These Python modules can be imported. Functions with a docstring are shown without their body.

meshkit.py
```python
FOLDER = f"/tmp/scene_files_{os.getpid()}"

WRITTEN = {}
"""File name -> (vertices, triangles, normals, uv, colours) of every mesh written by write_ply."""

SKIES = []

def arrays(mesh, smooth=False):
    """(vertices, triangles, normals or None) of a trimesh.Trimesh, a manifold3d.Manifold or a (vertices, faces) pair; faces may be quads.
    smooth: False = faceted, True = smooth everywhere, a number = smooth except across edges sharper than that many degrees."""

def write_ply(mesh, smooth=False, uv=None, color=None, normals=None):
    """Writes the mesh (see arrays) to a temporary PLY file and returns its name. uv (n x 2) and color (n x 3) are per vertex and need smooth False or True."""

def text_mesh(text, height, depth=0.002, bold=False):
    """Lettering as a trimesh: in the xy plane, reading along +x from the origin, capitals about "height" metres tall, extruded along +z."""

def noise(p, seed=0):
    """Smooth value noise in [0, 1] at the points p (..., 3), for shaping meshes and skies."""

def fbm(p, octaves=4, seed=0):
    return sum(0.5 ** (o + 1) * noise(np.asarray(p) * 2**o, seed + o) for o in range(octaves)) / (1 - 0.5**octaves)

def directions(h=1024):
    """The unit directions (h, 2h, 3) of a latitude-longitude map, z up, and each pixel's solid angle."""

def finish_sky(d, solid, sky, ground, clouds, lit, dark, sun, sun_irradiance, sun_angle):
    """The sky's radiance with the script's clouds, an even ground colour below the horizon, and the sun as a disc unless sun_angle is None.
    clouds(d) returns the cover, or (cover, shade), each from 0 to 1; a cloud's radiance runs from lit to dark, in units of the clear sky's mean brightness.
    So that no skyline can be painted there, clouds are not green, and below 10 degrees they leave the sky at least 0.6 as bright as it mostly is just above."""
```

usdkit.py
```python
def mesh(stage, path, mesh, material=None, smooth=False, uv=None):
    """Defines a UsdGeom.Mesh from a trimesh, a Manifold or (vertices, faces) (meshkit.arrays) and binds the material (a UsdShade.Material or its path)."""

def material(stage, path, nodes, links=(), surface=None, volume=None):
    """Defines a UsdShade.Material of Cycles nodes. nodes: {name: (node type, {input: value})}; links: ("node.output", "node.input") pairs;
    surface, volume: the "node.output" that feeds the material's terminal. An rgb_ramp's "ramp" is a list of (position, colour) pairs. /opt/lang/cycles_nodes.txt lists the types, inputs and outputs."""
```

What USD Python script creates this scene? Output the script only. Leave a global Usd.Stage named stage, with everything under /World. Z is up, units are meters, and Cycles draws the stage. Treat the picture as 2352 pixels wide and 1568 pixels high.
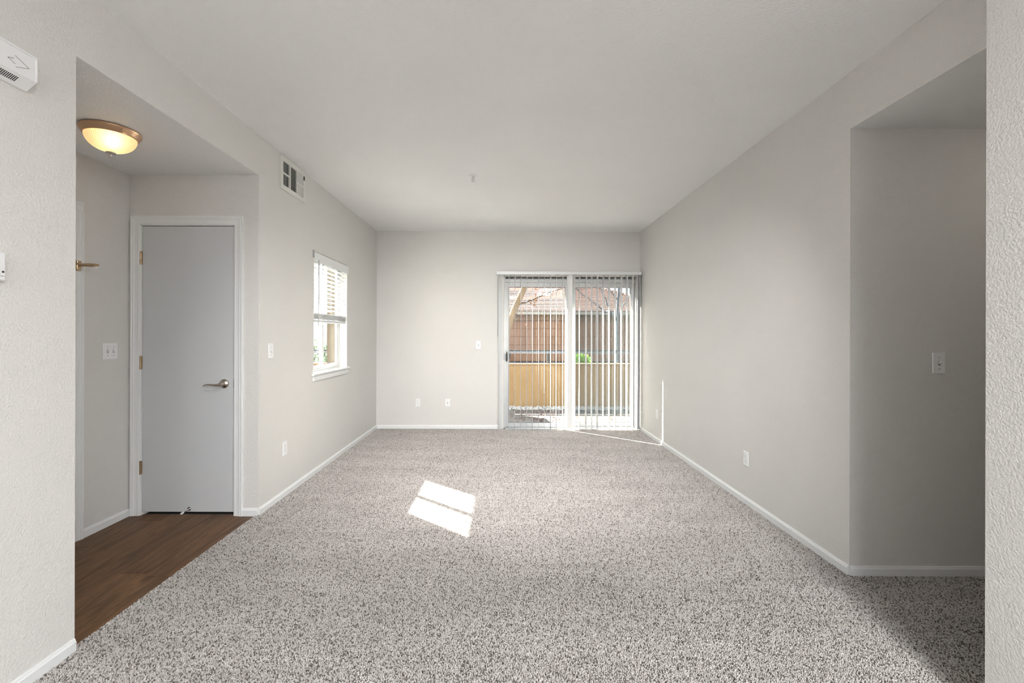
import math, random
import numpy as np
import trimesh
import manifold3d as m3
import meshkit, usdkit
from pxr import Usd, UsdGeom, UsdLux, UsdShade, Gf, Sdf, Vt

stage = Usd.Stage.CreateInMemory()
UsdGeom.SetStageUpAxis(stage, UsdGeom.Tokens.z)
UsdGeom.SetStageMetersPerUnit(stage, 1.0)
world = UsdGeom.Xform.Define(stage, '/World')
stage.SetDefaultPrim(world.GetPrim())
UsdGeom.Scope.Define(stage, '/World/Looks')
CAM_Z, FPX = 1.306, 1045.0

# ---------------------------------------------------------------- camera
cam = UsdGeom.Camera.Define(stage, '/World/camera')
cam.CreateHorizontalApertureAttr(36.0)
cam.CreateVerticalApertureAttr(24.0)
cam.CreateFocalLengthAttr(FPX / 2352 * 36.0)
cam.CreateHorizontalApertureOffsetAttr(19 / 2352 * 36.0)
cam.CreateVerticalApertureOffsetAttr(-15 / 2352 * 36.0)
cam.CreateClippingRangeAttr(Gf.Vec2f(0.05, 500))
cam.AddTranslateOp().Set(Gf.Vec3d(0, 0, CAM_Z))
cam.AddRotateYOp().Set(-0.15)
cam.AddRotateXOp().Set(90.0)
cam.CreateExposureAttr(0.26)

# ---------------------------------------------------------------- sky, sun, added fill lamps
SUN_E, SUN_ANGLE, SKY, FILL_LAMP, HALL = 19.0, 0.55, 1.7, 4.2, 1.35
AZ, EL = (-0.763, 0.645), math.radians(34.3)
SUN = np.array([AZ[0] * math.cos(EL), AZ[1] * math.cos(EL), math.sin(EL)])
usdkit.material(stage, '/World/Looks/sky', {
    'tc': ('texture_coordinate', {}), 'sep': ('separate_xyz', {}),
    'ramp': ('rgb_ramp', {'ramp': [(0.0, (0.90, 0.95, 1.0)), (0.15, (0.74, 0.87, 1.0)), (0.5, (0.48, 0.68, 0.98)), (1.0, (0.30, 0.52, 0.92))]}),
    'n': ('noise_texture', {'scale': 2.2, 'detail': 5.0, 'roughness': 0.55}),
    'cr': ('rgb_ramp', {'ramp': [(0.0, (0, 0, 0)), (0.42, (0, 0, 0)), (0.68, (1, 1, 1)), (1.0, (1, 1, 1))]}),
    'mx': ('mix_color', {'b': (1.0, 1.0, 1.0)}),
    'bg': ('background_shader', {'strength': SKY * 1.6})},
    [('tc.generated', 'sep.vector'), ('sep.z', 'ramp.fac'), ('tc.generated', 'n.vector'), ('n.fac', 'cr.fac'), ('cr.color', 'mx.fac'),
     ('ramp.color', 'mx.a'), ('mx.result', 'bg.color')], surface='bg.background')
dome = UsdLux.DomeLight.Define(stage, '/World/sky')
dome.CreateIntensityAttr(1.0)
UsdShade.MaterialBindingAPI.Apply(dome.GetPrim()).Bind(UsdShade.Material.Get(stage, '/World/Looks/sky'))
sun = UsdLux.DistantLight.Define(stage, '/World/sun')
sun.CreateAngleAttr(SUN_ANGLE); sun.CreateNormalizeAttr(True)
sun.CreateIntensityAttr(SUN_E)
sun.CreateColorAttr(Gf.Vec3f(1.0, 0.93, 0.82))
sun.AddTransformOp().Set(Gf.Matrix4d().SetRotate(Gf.Rotation(Gf.Vec3d(0, 0, 1), Gf.Vec3d(*SUN.tolist()))))


def rect_light(path, x, y, z, w, d, power, color=(0.97, 0.985, 1.0)):
    l = UsdLux.RectLight.Define(stage, path)
    l.CreateWidthAttr(w); l.CreateHeightAttr(d)
    l.CreateIntensityAttr(power); l.CreateColorAttr(Gf.Vec3f(*color))
    l.AddTranslateOp().Set(Gf.Vec3d(x, y, z))
    return l


BULB = 13.0
FILL_BOXES = [(1.32, -0.7), (1.32, -2.1), (0.2, -3.2)]                       # added fill panels, out of view behind the camera
for i, (lx, ly) in enumerate(FILL_BOXES):
    rect_light(f'/World/fill_panel_{i + 1:03d}', lx, ly, 2.66, 0.45, 1.15, 14.0 * FILL_LAMP)

FILL_SPOT_POS, FILL_SPOT = [(-0.22, 1.50, 2.58), (0.08, 1.50, 2.58), (0.40, 1.50, 2.58)], 1950.0       # added fill spots, out of view above the frame, aimed down the living room
AIMS = [(-0.80, 5.2, 0.0), (0.05, 5.8, 0.0), (1.10, 5.2, 0.0)]
for i, (p, a) in enumerate(zip(FILL_SPOT_POS, AIMS)):
    l = UsdLux.SphereLight.Define(stage, f'/World/fill_spot_{i + 1:03d}')
    l.CreateRadiusAttr(0.05); l.CreateIntensityAttr(FILL_SPOT); l.CreateColorAttr(Gf.Vec3f(1.0, 0.985, 0.96)); l.CreateTreatAsPointAttr(False)
    sh = UsdLux.ShapingAPI.Apply(l.GetPrim())
    sh.CreateShapingConeAngleAttr(40.0); sh.CreateShapingConeSoftnessAttr(1.0)
    d = np.array(p) - np.array(a); d /= np.linalg.norm(d)
    l.AddTransformOp().Set(Gf.Matrix4d().SetRotate(Gf.Rotation(Gf.Vec3d(0, 0, 1), Gf.Vec3d(*d.tolist()))) * Gf.Matrix4d().SetTranslate(Gf.Vec3d(*p)))

# ---------------------------------------------------------------- helpers
CD = {}


def numbered(parent, name):
    base = f'{parent}/{name}'
    if base not in CD:
        CD[base] = 0
        return base
    CD[base] += 1
    return f'{base}_{CD[base]:03d}'


def tag(prim, label=None, cat=None, group=None, kind=None):
    for k, v in (('label', label), ('category', cat), ('group', group), ('kind', kind)):
        if v:
            prim.SetCustomDataByKey(k, v)
    return prim


class Thing:
    def __init__(self, name, label, cat, loc=(0, 0, 0), rotz=0, group=None, kind=None):
        self.path = numbered('/World', name)
        x = UsdGeom.Xform.Define(stage, self.path)
        self.loc, self.rotz = np.array(loc, float), rotz
        x.AddTranslateOp().Set(Gf.Vec3d(*map(float, loc)))
        if rotz:
            x.AddRotateZOp().Set(float(rotz))
        tag(x.GetPrim(), label, cat, group, kind)

    def part(self, name, mesh, mat, parent=None, label=None, local=False, smooth=False, kind=None):
        p = numbered(parent or self.path, name)
        v, f, n = meshkit.arrays(mesh, smooth)
        if not local:
            v = v - self.loc
        m = usdkit.mesh(stage, p, (v, f), M[mat], smooth=False)
        if n is not None:
            m.CreateNormalsAttr(Vt.Vec3fArray.FromNumpy(n.astype(np.float32)))
            m.SetNormalsInterpolation('vertex')
        tag(m.GetPrim(), label, kind=kind)
        return p


def solo(name, mesh, mat, label=None, cat=None, kind=None, smooth=False, group=None):
    p = numbered('/World', name)
    m = usdkit.mesh(stage, p, mesh, M[mat], smooth=smooth)
    tag(m.GetPrim(), label, cat, group, kind)
    return p


def struct(name, mesh, mat, label=None, cat=None):
    return solo(name, mesh, mat, label, cat, 'structure')


def box(x0, x1, y0, y1, z0, z1):
    b = trimesh.creation.box([abs(x1 - x0), abs(y1 - y0), abs(z1 - z0)])
    b.apply_translation([(x0 + x1) / 2, (y0 + y1) / 2, (z0 + z1) / 2])
    return b


def cbox(x0, x1, y0, y1, z0, z1, c=0.003):
    """box with chamfered edges"""
    x0, x1 = min(x0, x1), max(x0, x1); y0, y1 = min(y0, y1), max(y0, y1); z0, z1 = min(z0, z1), max(z0, z1)
    c = min(c, (x1 - x0) * .45, (y1 - y0) * .45, (z1 - z0) * .45)
    P = []
    for a, (X0, X1) in enumerate(((x0, x1), (y0, y1), (z0, z1))):
        for sx in (0, 1):
            for sy in (0, 1):
                for sz in (0, 1):
                    s = (sx, sy, sz)
                    p = []
                    for k, (lo, hi) in enumerate(((x0, x1), (y0, y1), (z0, z1))):
                        i = 0 if k == a else c
                        p.append(hi - i if s[k] else lo + i)
                    P.append(p)
    return trimesh.convex.convex_hull(np.array(P))


def cat(*ms):
    ms = [m for m in ms if m is not None]
    return trimesh.util.concatenate(ms)


def cut(base, *holes):
    """boolean difference of boxes given as bounds"""
    def mf(b):
        return m3.Manifold.cube((b[1] - b[0], b[3] - b[2], b[5] - b[4])).translate((b[0], b[2], b[4]))
    r = mf(base)
    for h in holes:
        r = r - mf(h)
    m = r.to_mesh()
    return trimesh.Trimesh(m.vert_properties[:, :3], m.tri_verts, process=False)


def prism(profile, axis, a, b):
    """closed profile (u, v) extruded along an axis: x -> (y, z); y -> (x, z); z -> (x, y)"""
    from shapely.geometry import Polygon
    e = trimesh.creation.extrude_polygon(Polygon(profile), abs(b - a), engine='earcut')
    v = np.array(e.vertices); lo = min(a, b)
    w = v[:, 2] + lo
    nv = {'x': np.stack([w, v[:, 0], v[:, 1]], 1), 'y': np.stack([v[:, 0], w, v[:, 1]], 1), 'z': np.stack([v[:, 0], v[:, 1], w], 1)}[axis]
    e = trimesh.Trimesh(nv, e.faces, process=False)
    if e.volume < 0:
        e.invert()
    return e


def lathe(profile, n=48):
    """(r, z) profile revolved about z; returns (v, f)"""
    p = np.array(profile, float)
    a = np.arange(n) * 2 * np.pi / n
    v = np.stack([p[:, None, 0] * np.cos(a), p[:, None, 0] * np.sin(a), np.repeat(p[:, None, 1], n, 1)], -1).reshape(-1, 3)
    q = []
    for i in range(len(p) - 1):
        for j in range(n):
            k = (j + 1) % n
            q.append([i * n + j, i * n + k, (i + 1) * n + k, (i + 1) * n + j])
    q = np.array(q)
    f = np.vstack([q[:, [0, 1, 2]], q[:, [0, 2, 3]]])
    return trimesh.Trimesh(v, f, process=False)


def tube(pts, rad, sides=10, cap=True):
    p = np.asarray(pts, float)
    r = np.broadcast_to(rad, (len(p),)).astype(float)
    t = np.gradient(p, axis=0); t /= np.linalg.norm(t, axis=1, keepdims=True)
    ref = np.array([0, 0, 1.0]) if abs(t[:, 2]).max() < 0.9 else np.array([0.31, 0.95, 0.05])
    a = np.cross(t, ref); a /= np.linalg.norm(a, axis=1, keepdims=True)
    b = np.cross(t, a)
    ang = np.arange(sides) * 2 * np.pi / sides
    v = (p[:, None] + r[:, None, None] * (np.cos(ang)[None, :, None] * a[:, None] + np.sin(ang)[None, :, None] * b[:, None])).reshape(-1, 3)
    f = []
    for i in range(len(p) - 1):
        for j in range(sides):
            k = (j + 1) % sides
            f += [[i * sides + j, i * sides + k, (i + 1) * sides + k], [i * sides + j, (i + 1) * sides + k, (i + 1) * sides + j]]
    if cap:
        n = len(v)
        v = np.vstack([v, p[0], p[-1]])
        for j in range(sides):
            k = (j + 1) % sides
            f += [[n, k, j], [n + 1, (len(p) - 1) * sides + j, (len(p) - 1) * sides + k]]
    m = trimesh.Trimesh(v, f, process=False)
    if m.volume < 0:
        m.invert()
    return m


def spline(pts, n=24):
    from scipy.interpolate import CubicSpline
    p = np.asarray(pts, float)
    t = np.r_[0, np.cumsum(np.linalg.norm(np.diff(p, axis=0), axis=1))]
    return CubicSpline(t, p)(np.linspace(0, t[-1], n))


def cyl(p0, p1, r, n=20):
    return tube([p0, ((np.array(p0) + np.array(p1)) / 2).tolist(), p1], r, n)


def move(mesh, d):
    m = mesh.copy(); m.apply_translation(d); return m


def rot(mesh, deg, axis, pt=(0, 0, 0)):
    m = mesh.copy(); m.apply_transform(trimesh.transformations.rotation_matrix(math.radians(deg), axis, pt)); return m


# ---------------------------------------------------------------- materials
M = {}


def simple(name, color, rough=0.5, metallic=0.0, spec=0.5, **kw):
    M[name] = usdkit.material(stage, f'/World/Looks/{name}', {'p': ('principled_bsdf', {'base_color': color, 'roughness': rough, 'metallic': metallic, 'specular_ior_level': spec, **kw})}, surface='p.BSDF')


def textured(name, c1, c2, scale=8, rough=0.6, spec=0.3, bump=0.0, bscale=None, bdist=0.002, detail=3.0, stretch=(1, 1, 1), lo=0.3, hi=0.7, metallic=0.0, brough=0.5):
    nodes = {'g': ('geometry', {}), 'm': ('mapping', {'scale': stretch}), 'n': ('noise_texture', {'scale': scale, 'detail': detail}),
             'r': ('rgb_ramp', {'ramp': [(0, c1), (lo, c1), (hi, c2), (1, c2)]}),
             'p': ('principled_bsdf', {'roughness': rough, 'specular_ior_level': spec, 'metallic': metallic})}
    links = [('g.position', 'm.vector'), ('m.vector', 'n.vector'), ('n.fac', 'r.fac'), ('r.color', 'p.base_color')]
    if bump:
        nodes['bn'] = ('noise_texture', {'scale': bscale or scale * 4, 'detail': 2.0, 'roughness': brough})
        nodes['b'] = ('bump', {'strength': bump, 'distance': bdist})
        links += [('g.position', 'bn.vector'), ('bn.fac', 'b.height'), ('b.normal', 'p.normal')]
    M[name] = usdkit.material(stage, f'/World/Looks/{name}', nodes, links, surface='p.BSDF')


# walls: orange-peel sprayed texture, warm greige paint
WALL = (0.705, 0.690, 0.667)


def plaster(name, col, scale, strength, dist, rough=0.55, spec=0.25):
    c2 = tuple(x * 0.97 for x in col)
    M[name] = usdkit.material(stage, f'/World/Looks/{name}', {
        'g': ('geometry', {}),
        'n': ('noise_texture', {'scale': scale, 'detail': 1.5, 'roughness': 0.45, 'distortion': 0.4}),
        'r': ('rgb_ramp', {'ramp': [(0.0, (0, 0, 0)), (0.3, (0.0,) * 3), (0.7, (1.0,) * 3), (1.0, (1, 1, 1))]}),
        'b': ('bump', {'strength': strength, 'distance': dist}),
        'ln': ('noise_texture', {'scale': 1.3, 'detail': 3.0}),
        'lr': ('rgb_ramp', {'ramp': [(0.3, c2), (0.7, col)]}),
        'p': ('principled_bsdf', {'roughness': rough, 'specular_ior_level': spec})},
        [('g.position', 'n.vector'), ('n.fac', 'r.fac'), ('r.color', 'b.height'), ('b.normal', 'p.normal'),
         ('g.position', 'ln.vector'), ('ln.fac', 'lr.fac'), ('lr.color', 'p.base_color')], surface='p.BSDF')


plaster('wall_paint', WALL, 120, 0.5, 0.0022)
plaster('ceiling_paint', (0.93, 0.93, 0.935), 95, 0.5, 0.0022, 0.5, 0.3)
simple('trim_white', (0.78, 0.79, 0.79), 0.35)
simple('door_white', (0.57, 0.58, 0.595), 0.4)
simple('plate_white', (0.84, 0.84, 0.85), 0.3)
simple('vinyl_white', (0.66, 0.67, 0.67), 0.35)
simple('alu_white', (0.46, 0.47, 0.48), 0.45)
simple('dark_gap', (0.02, 0.02, 0.02), 0.8, spec=0.1)
simple('slot_dark', (0.05, 0.05, 0.05), 0.7)
simple('black_plastic', (0.015, 0.015, 0.017), 0.45)
simple('nickel', (0.62, 0.56, 0.50), 0.22, 1.0)
simple('brass', (0.60, 0.43, 0.27), 0.25, 1.0)
simple('bronze', (0.72, 0.47, 0.30), 0.28, 1.0)
simple('chrome', (0.7, 0.7, 0.7), 0.15, 1.0)
simple('hinge_brass', (0.42, 0.30, 0.19), 0.35, 1.0)
simple('rubber_white', (0.75, 0.74, 0.72), 0.6)
simple('duct_dark', (0.035, 0.034, 0.034), 0.7)
simple('vent_metal', (0.70, 0.69, 0.66), 0.5)
simple('sill_gloss', (0.84, 0.84, 0.83), 0.13, spec=0.8)
simple('carpet_base', (0.17, 0.145, 0.125), 0.95, spec=0.05)
simple('grey_button', (0.35, 0.35, 0.36), 0.5)
simple('emboss_grey', (0.30, 0.30, 0.30), 0.6)
M['vane_white'] = usdkit.material(stage, '/World/Looks/vane_white', {
    'p': ('principled_bsdf', {'base_color': (0.74, 0.74, 0.735), 'roughness': 0.4}), 't': ('translucent_bsdf', {'color': (0.85, 0.85, 0.84)}), 'm': ('mix_closure', {'fac': 0.05})},
    [('p.BSDF', 'm.closure1'), ('t.BSDF', 'm.closure2')], surface='m.closure')
M['glass'] = usdkit.material(stage, '/World/Looks/glass', {
    'ge': ('geometry', {}), 'io': ('mix_float', {'a': 1.45, 'b': 1 / 1.45, 'use_clamp': True}),
    'f': ('fresnel', {}), 't': ('transparent_bsdf', {'color': (0.97, 0.985, 0.98)}), 'g': ('glossy_bsdf', {'roughness': 0.0, 'color': (0.55, 0.58, 0.58)}), 'm': ('mix_closure', {})},
    [('ge.backfacing', 'io.fac'), ('io.result', 'f.IOR'), ('f.fac', 'm.fac'), ('t.BSDF', 'm.closure1'), ('g.BSDF', 'm.closure2')], surface='m.closure')
M['insect_mesh'] = usdkit.material(stage, '/World/Looks/insect_mesh', {
    't': ('transparent_bsdf', {}), 'g': ('diffuse_bsdf', {'color': (0.10, 0.12, 0.13)}), 'm': ('mix_closure', {'fac': 0.30})},
    [('t.BSDF', 'm.closure1'), ('g.BSDF', 'm.closure2')], surface='m.closure')

# carpet yarn: every tuft its own tone, vacuum tracks painted in as pile shading
M['carpet_yarn'] = usdkit.material(stage, '/World/Looks/carpet_yarn', {
    'g': ('geometry', {}),
    'at': ('attribute', {'attribute': 'tone'}),
    'r': ('rgb_ramp', {'ramp': [(0.0, (0.11, 0.094, 0.082)), (0.34, (0.25, 0.223, 0.202)), (0.45, (0.42, 0.389, 0.364)), (1.0, (0.655, 0.622, 0.594))]}),
    'mp': ('mapping', {'scale': (0.55, 1.9, 1.0), 'rotation': (0, 0, 0.12)}),
    'n': ('noise_texture', {'scale': 2.6, 'detail': 2.5, 'distortion': 0.6}),
    'nr': ('rgb_ramp', {'ramp': [(0.3, (0.86, 0.855, 0.85)), (0.7, (1.0, 1.0, 1.0))]}),
    'm': ('mix_color', {'blend_type': 'multiply', 'fac': 1.0}),
    'p': ('principled_bsdf', {'roughness': 0.95, 'specular_ior_level': 0.08, 'sheen_weight': 0.15})},
    [('at.fac', 'r.fac'), ('g.position', 'mp.vector'), ('mp.vector', 'n.vector'), ('n.fac', 'nr.fac'), ('r.color', 'm.a'), ('nr.color', 'm.b'), ('m.result', 'p.base_color')], surface='p.BSDF')


def wood(name, tint, off):
    M[name] = usdkit.material(stage, f'/World/Looks/{name}', {
        'g': ('geometry', {}), 'm': ('mapping', {'scale': (9.0, 0.75, 1.0), 'location': (off * 3.1, off * 1.7, 0)}),
        'n': ('noise_texture', {'scale': 2.2, 'detail': 8.0, 'roughness': 0.72, 'distortion': 1.6}),
        'm2': ('mapping', {'scale': (90.0, 3.0, 1.0), 'location': (off, 0, 0)}), 'n2': ('noise_texture', {'scale': 1.6, 'detail': 3.0}),
        'r': ('rgb_ramp', {'ramp': [(0.0, tuple(0.30 * t for t in tint)), (0.38, tuple(0.55 * t for t in tint)), (0.55, tuple(1.0 * t for t in tint)), (0.75, tuple(1.35 * t for t in tint)), (1.0, tuple(1.7 * t for t in tint))]}),
        'r2': ('rgb_ramp', {'ramp': [(0.3, (0.55, 0.55, 0.55)), (0.6, (1, 1, 1))]}),
        'x': ('mix_color', {'blend_type': 'multiply', 'fac': 0.8}),
        'b': ('bump', {'strength': 0.25, 'distance': 0.001}),
        'p': ('principled_bsdf', {'roughness': 0.5, 'specular_ior_level': 0.22})},
        [('g.position', 'm.vector'), ('m.vector', 'n.vector'), ('g.position', 'm2.vector'), ('m2.vector', 'n2.vector'), ('n.fac', 'r.fac'), ('n2.fac', 'r2.fac'),
         ('r.color', 'x.a'), ('r2.color', 'x.b'), ('x.result', 'p.base_color'), ('n2.fac', 'b.height'), ('b.normal', 'p.normal')], surface='p.BSDF')


for i, (t, o) in enumerate((((0.190, 0.100, 0.048), 0.0), ((0.165, 0.086, 0.042), 5.3), ((0.210, 0.116, 0.060), 11.7), ((0.178, 0.098, 0.052), 17.9))):
    wood(f'plank_wood_{i}', t, o)

# outside
textured('stucco_tan', (0.32, 0.20, 0.095), (0.375, 0.245, 0.122), 1.6, 0.9, 0.1, 0.5, 60, 0.004)
textured('stucco_pale', (0.287, 0.236, 0.162), (0.321, 0.265, 0.184), 2.0, 0.9, 0.1, 0.4, 60, 0.004)
textured('stucco_wing', (0.150, 0.118, 0.076), (0.175, 0.138, 0.090), 2.0, 0.9, 0.1, 0.4, 60, 0.004)
textured('concrete', (0.135, 0.110, 0.086), (0.25, 0.215, 0.178), 3.0, 0.9, 0.1, 0.3, 40, 0.003, detail=6)
textured('garage_brown', (0.215, 0.105, 0.052), (0.31, 0.165, 0.092), 1.4, 0.8, 0.15, detail=5, stretch=(2.5, 1, 0.4))
textured('garage_wall', (0.19, 0.110, 0.058), (0.245, 0.150, 0.085), 1.1, 0.85, 0.1)
textured('fascia_cream', (0.336, 0.298, 0.235), (0.376, 0.336, 0.272), 2.0, 0.8, 0.1)
textured('roof_tile', (0.15, 0.095, 0.075), (0.25, 0.165, 0.135), 2.3, 0.85, 0.1, detail=4, stretch=(2.5, 1, 6))
textured('bark', (0.148, 0.111, 0.069), (0.240, 0.182, 0.114), 6.0, 0.9, 0.1, 0.6, 30, 0.01, stretch=(1, 1, 0.3))
textured('bark_dark', (0.05, 0.038, 0.028), (0.11, 0.085, 0.06), 9.0, 0.9, 0.1)
textured('bark_grey', (0.098, 0.111, 0.124), (0.182, 0.195, 0.208), 8.0, 0.9, 0.1)
textured('asphalt', (0.054, 0.050, 0.045), (0.077, 0.070, 0.064), 2.0, 0.95, 0.1)
textured('gravel_white', (0.459, 0.413, 0.354), (0.591, 0.554, 0.503), 14, 0.8, 0.2)
simple('rail_grey', (0.20, 0.21, 0.23), 0.45)
simple('post_dark', (0.02, 0.021, 0.022), 0.5)


def leaf_mat(name, c):
    M[name] = usdkit.material(stage, f'/World/Looks/{name}', {
        'p': ('principled_bsdf', {'base_color': c, 'roughness': 0.6}), 't': ('translucent_bsdf', {'color': c}), 'm': ('mix_closure', {'fac': 0.4})},
        [('p.BSDF', 'm.closure1'), ('t.BSDF', 'm.closure2')], surface='m.closure')


leaf_mat('leaf_green', (0.24, 0.42, 0.06))
leaf_mat('leaf_dull', (0.12, 0.20, 0.10))
leaf_mat('leaf_brown', (0.15, 0.065, 0.028))
leaf_mat('leaf_red', (0.15, 0.045, 0.028))

# entry lamp glass: frosted, lit from two bulbs inside
M['lamp_glass'] = usdkit.material(stage, '/World/Looks/lamp_glass', {
    'p': ('principled_bsdf', {'base_color': (0.80, 0.72, 0.58), 'roughness': 0.22, 'emission_color': (1.0, 0.66, 0.30), 'emission_strength': 0.10}),
    't': ('translucent_bsdf', {'color': (0.95, 0.88, 0.74)}), 'm': ('mix_closure', {'fac': 0.62})},
    [('p.BSDF', 'm.closure1'), ('t.BSDF', 'm.closure2')], surface='m.closure')
M['hall_glass'] = usdkit.material(stage, '/World/Looks/hall_glass', {'e': ('emission', {'color': (1.0, 0.92, 0.80), 'strength': 6.0 * HALL})}, surface='e.emission')

# ---------------------------------------------------------------- the room shell
XL, XR, YB, ZC = -1.770, 1.890, 6.330, 2.743
ZS, ZH = 2.455, 2.438            # ceilings of the entry alcove and of the hall
YA0, YA1, XA = 1.880, 3.285, -2.700
YH, XN, YN = 2.484, 1.640, 1.548
T = 0.13
YR = -4.2
ZF = -0.012                        # under the pile

# left window opening, slider opening, closet opening, entry door opening
WY0, WY1, WZ0, WZ1 = 4.240, 5.135, 0.925, 2.085
SX0, SX1, SZ1 = 0.0, 1.880, 2.134
CX0, CX1, CZ1 = -2.630, -1.936, 2.100
EY0, EY1, EZ1 = 1.98, 2.850, 2.085

CX0_ = -1.792
struct('floor', box(CX0_, 4.3, YR - 0.2, YB + 0.2, -0.20, ZF + 0.005), 'carpet_base', 'floor under the carpet of the living room')
struct('ceiling', box(XL - T, XR + T, YR, YB + 0.2, ZC, ZC + 0.15), 'ceiling_paint', 'white textured ceiling of the living room')
wl = cut((XL - T, XL, YR, YB + 0.2, -0.02, ZC), (XL - T - .1, XL + .1, WY0, WY1, WZ0, WZ1), (XL - T - .1, XL + .1, YA0, YA1, -0.1, ZS))
struct('wall_left', wl, 'wall_paint', 'left greige wall with the window and the opening to the entry')
struct('wall_back', cut((XL - T, XR + T, YB, YB + 0.2, -0.02, ZC), (SX0, SX1, YB - .1, YB + .3, -0.1, SZ1)), 'wall_paint', 'far greige wall with the sliding glass door')
struct('wall_right', cut((XR, XR + T, YN - 0.3, YB + 0.2, -0.02, ZC), (XR - .1, XR + T + .1, YN - 0.4, YH, -0.1, ZH)), 'wall_paint', 'right greige wall and the header over the hall opening')
struct('wall_right_near', box(XN, XN + T, YR, YN, -0.02, ZC), 'wall_paint', 'near wall stub at the right edge of the picture')
struct('wall_hall', box(XR + T, 4.2, YH, YH + T, -0.02, ZH), 'wall_paint', 'shaded hall wall behind the right opening')
struct('wall_hall_near', box(XN + T, 4.2, 1.15, 1.25, -0.02, ZH), 'wall_paint', 'near wall of the hall')
struct('wall_hall_end', box(4.2, 4.3, 1.15, YH + T, -0.02, ZH), 'wall_paint', 'end wall of the hall')
struct('ceiling_hall', box(XR + 0.0008, 4.3, 1.15, YH + T, ZH - 0.0008, ZH + 0.12), 'ceiling_paint', 'lower ceiling of the hall')
struct('ceiling_hall_near', box(XN + T, XR, 1.15, YN - 0.3, ZH, ZC + .1), 'ceiling_paint', 'bulkhead between hall and living room')
struct('wall_entry', cut((XA - T, XL - T, YA1, YA1 + T, -0.02, ZS), (CX0, CX1, YA1 - .1, YA1 + T + .1, -0.1, CZ1)), 'wall_paint', 'greige wall of the entry alcove around the closet door')
struct('wall_entry_left', cut((XA - T, XA, YA0 - T, YA1 + T, -0.02, ZS), (XA - T - .1, XA + .1, EY0, EY1, -0.1, EZ1)), 'wall_paint', 'left greige wall of the entry alcove')
struct('wall_entry_near', box(XA - T, XL - T, YA0 - T, YA0, -0.02, ZS), 'wall_paint', 'near wall of the entry alcove')
struct('ceiling_entry', box(XA - T, XL - 0.0008, YA0 - T, YA1 + T, ZS - 0.0008, ZS + 0.12), 'ceiling_paint', 'lower textured ceiling of the entry alcove')
struct('wall_closet', cut((XA - T, XL - T, YA1 + T, YA1 + T + 0.62, -0.02, ZS), (XA, XL - T - .08, YA1, YA1 + T + 0.54, -0.1, ZS - .05)), 'wall_paint', 'closet behind the door')
struct('wall_rear', cut((XL - T, XN + T, YR - T, YR, -0.02, ZC), (-1.2, 1.1, YR - .3, YR + .1, 0.75, 2.1)), 'wall_paint', 'rear wall behind the camera, with an added opening for sky light')  # opening added out of view to let sky light in


# baseboards
def bb_profile(h=0.052, t=0.012):
    return [(0, -0.012), (t, -0.012), (t, h - 0.014), (t * 0.75, h - 0.010), (t * 0.55, h - 0.002), (t * 0.2, h), (0, h)]


def baseboard(name, axis, at, sign, a, b, label, h=0.052):
    pr = [(at + sign * u, z) for u, z in bb_profile(h)]
    struct(name, prism(pr, axis, a, b), 'trim_white', label)


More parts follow.
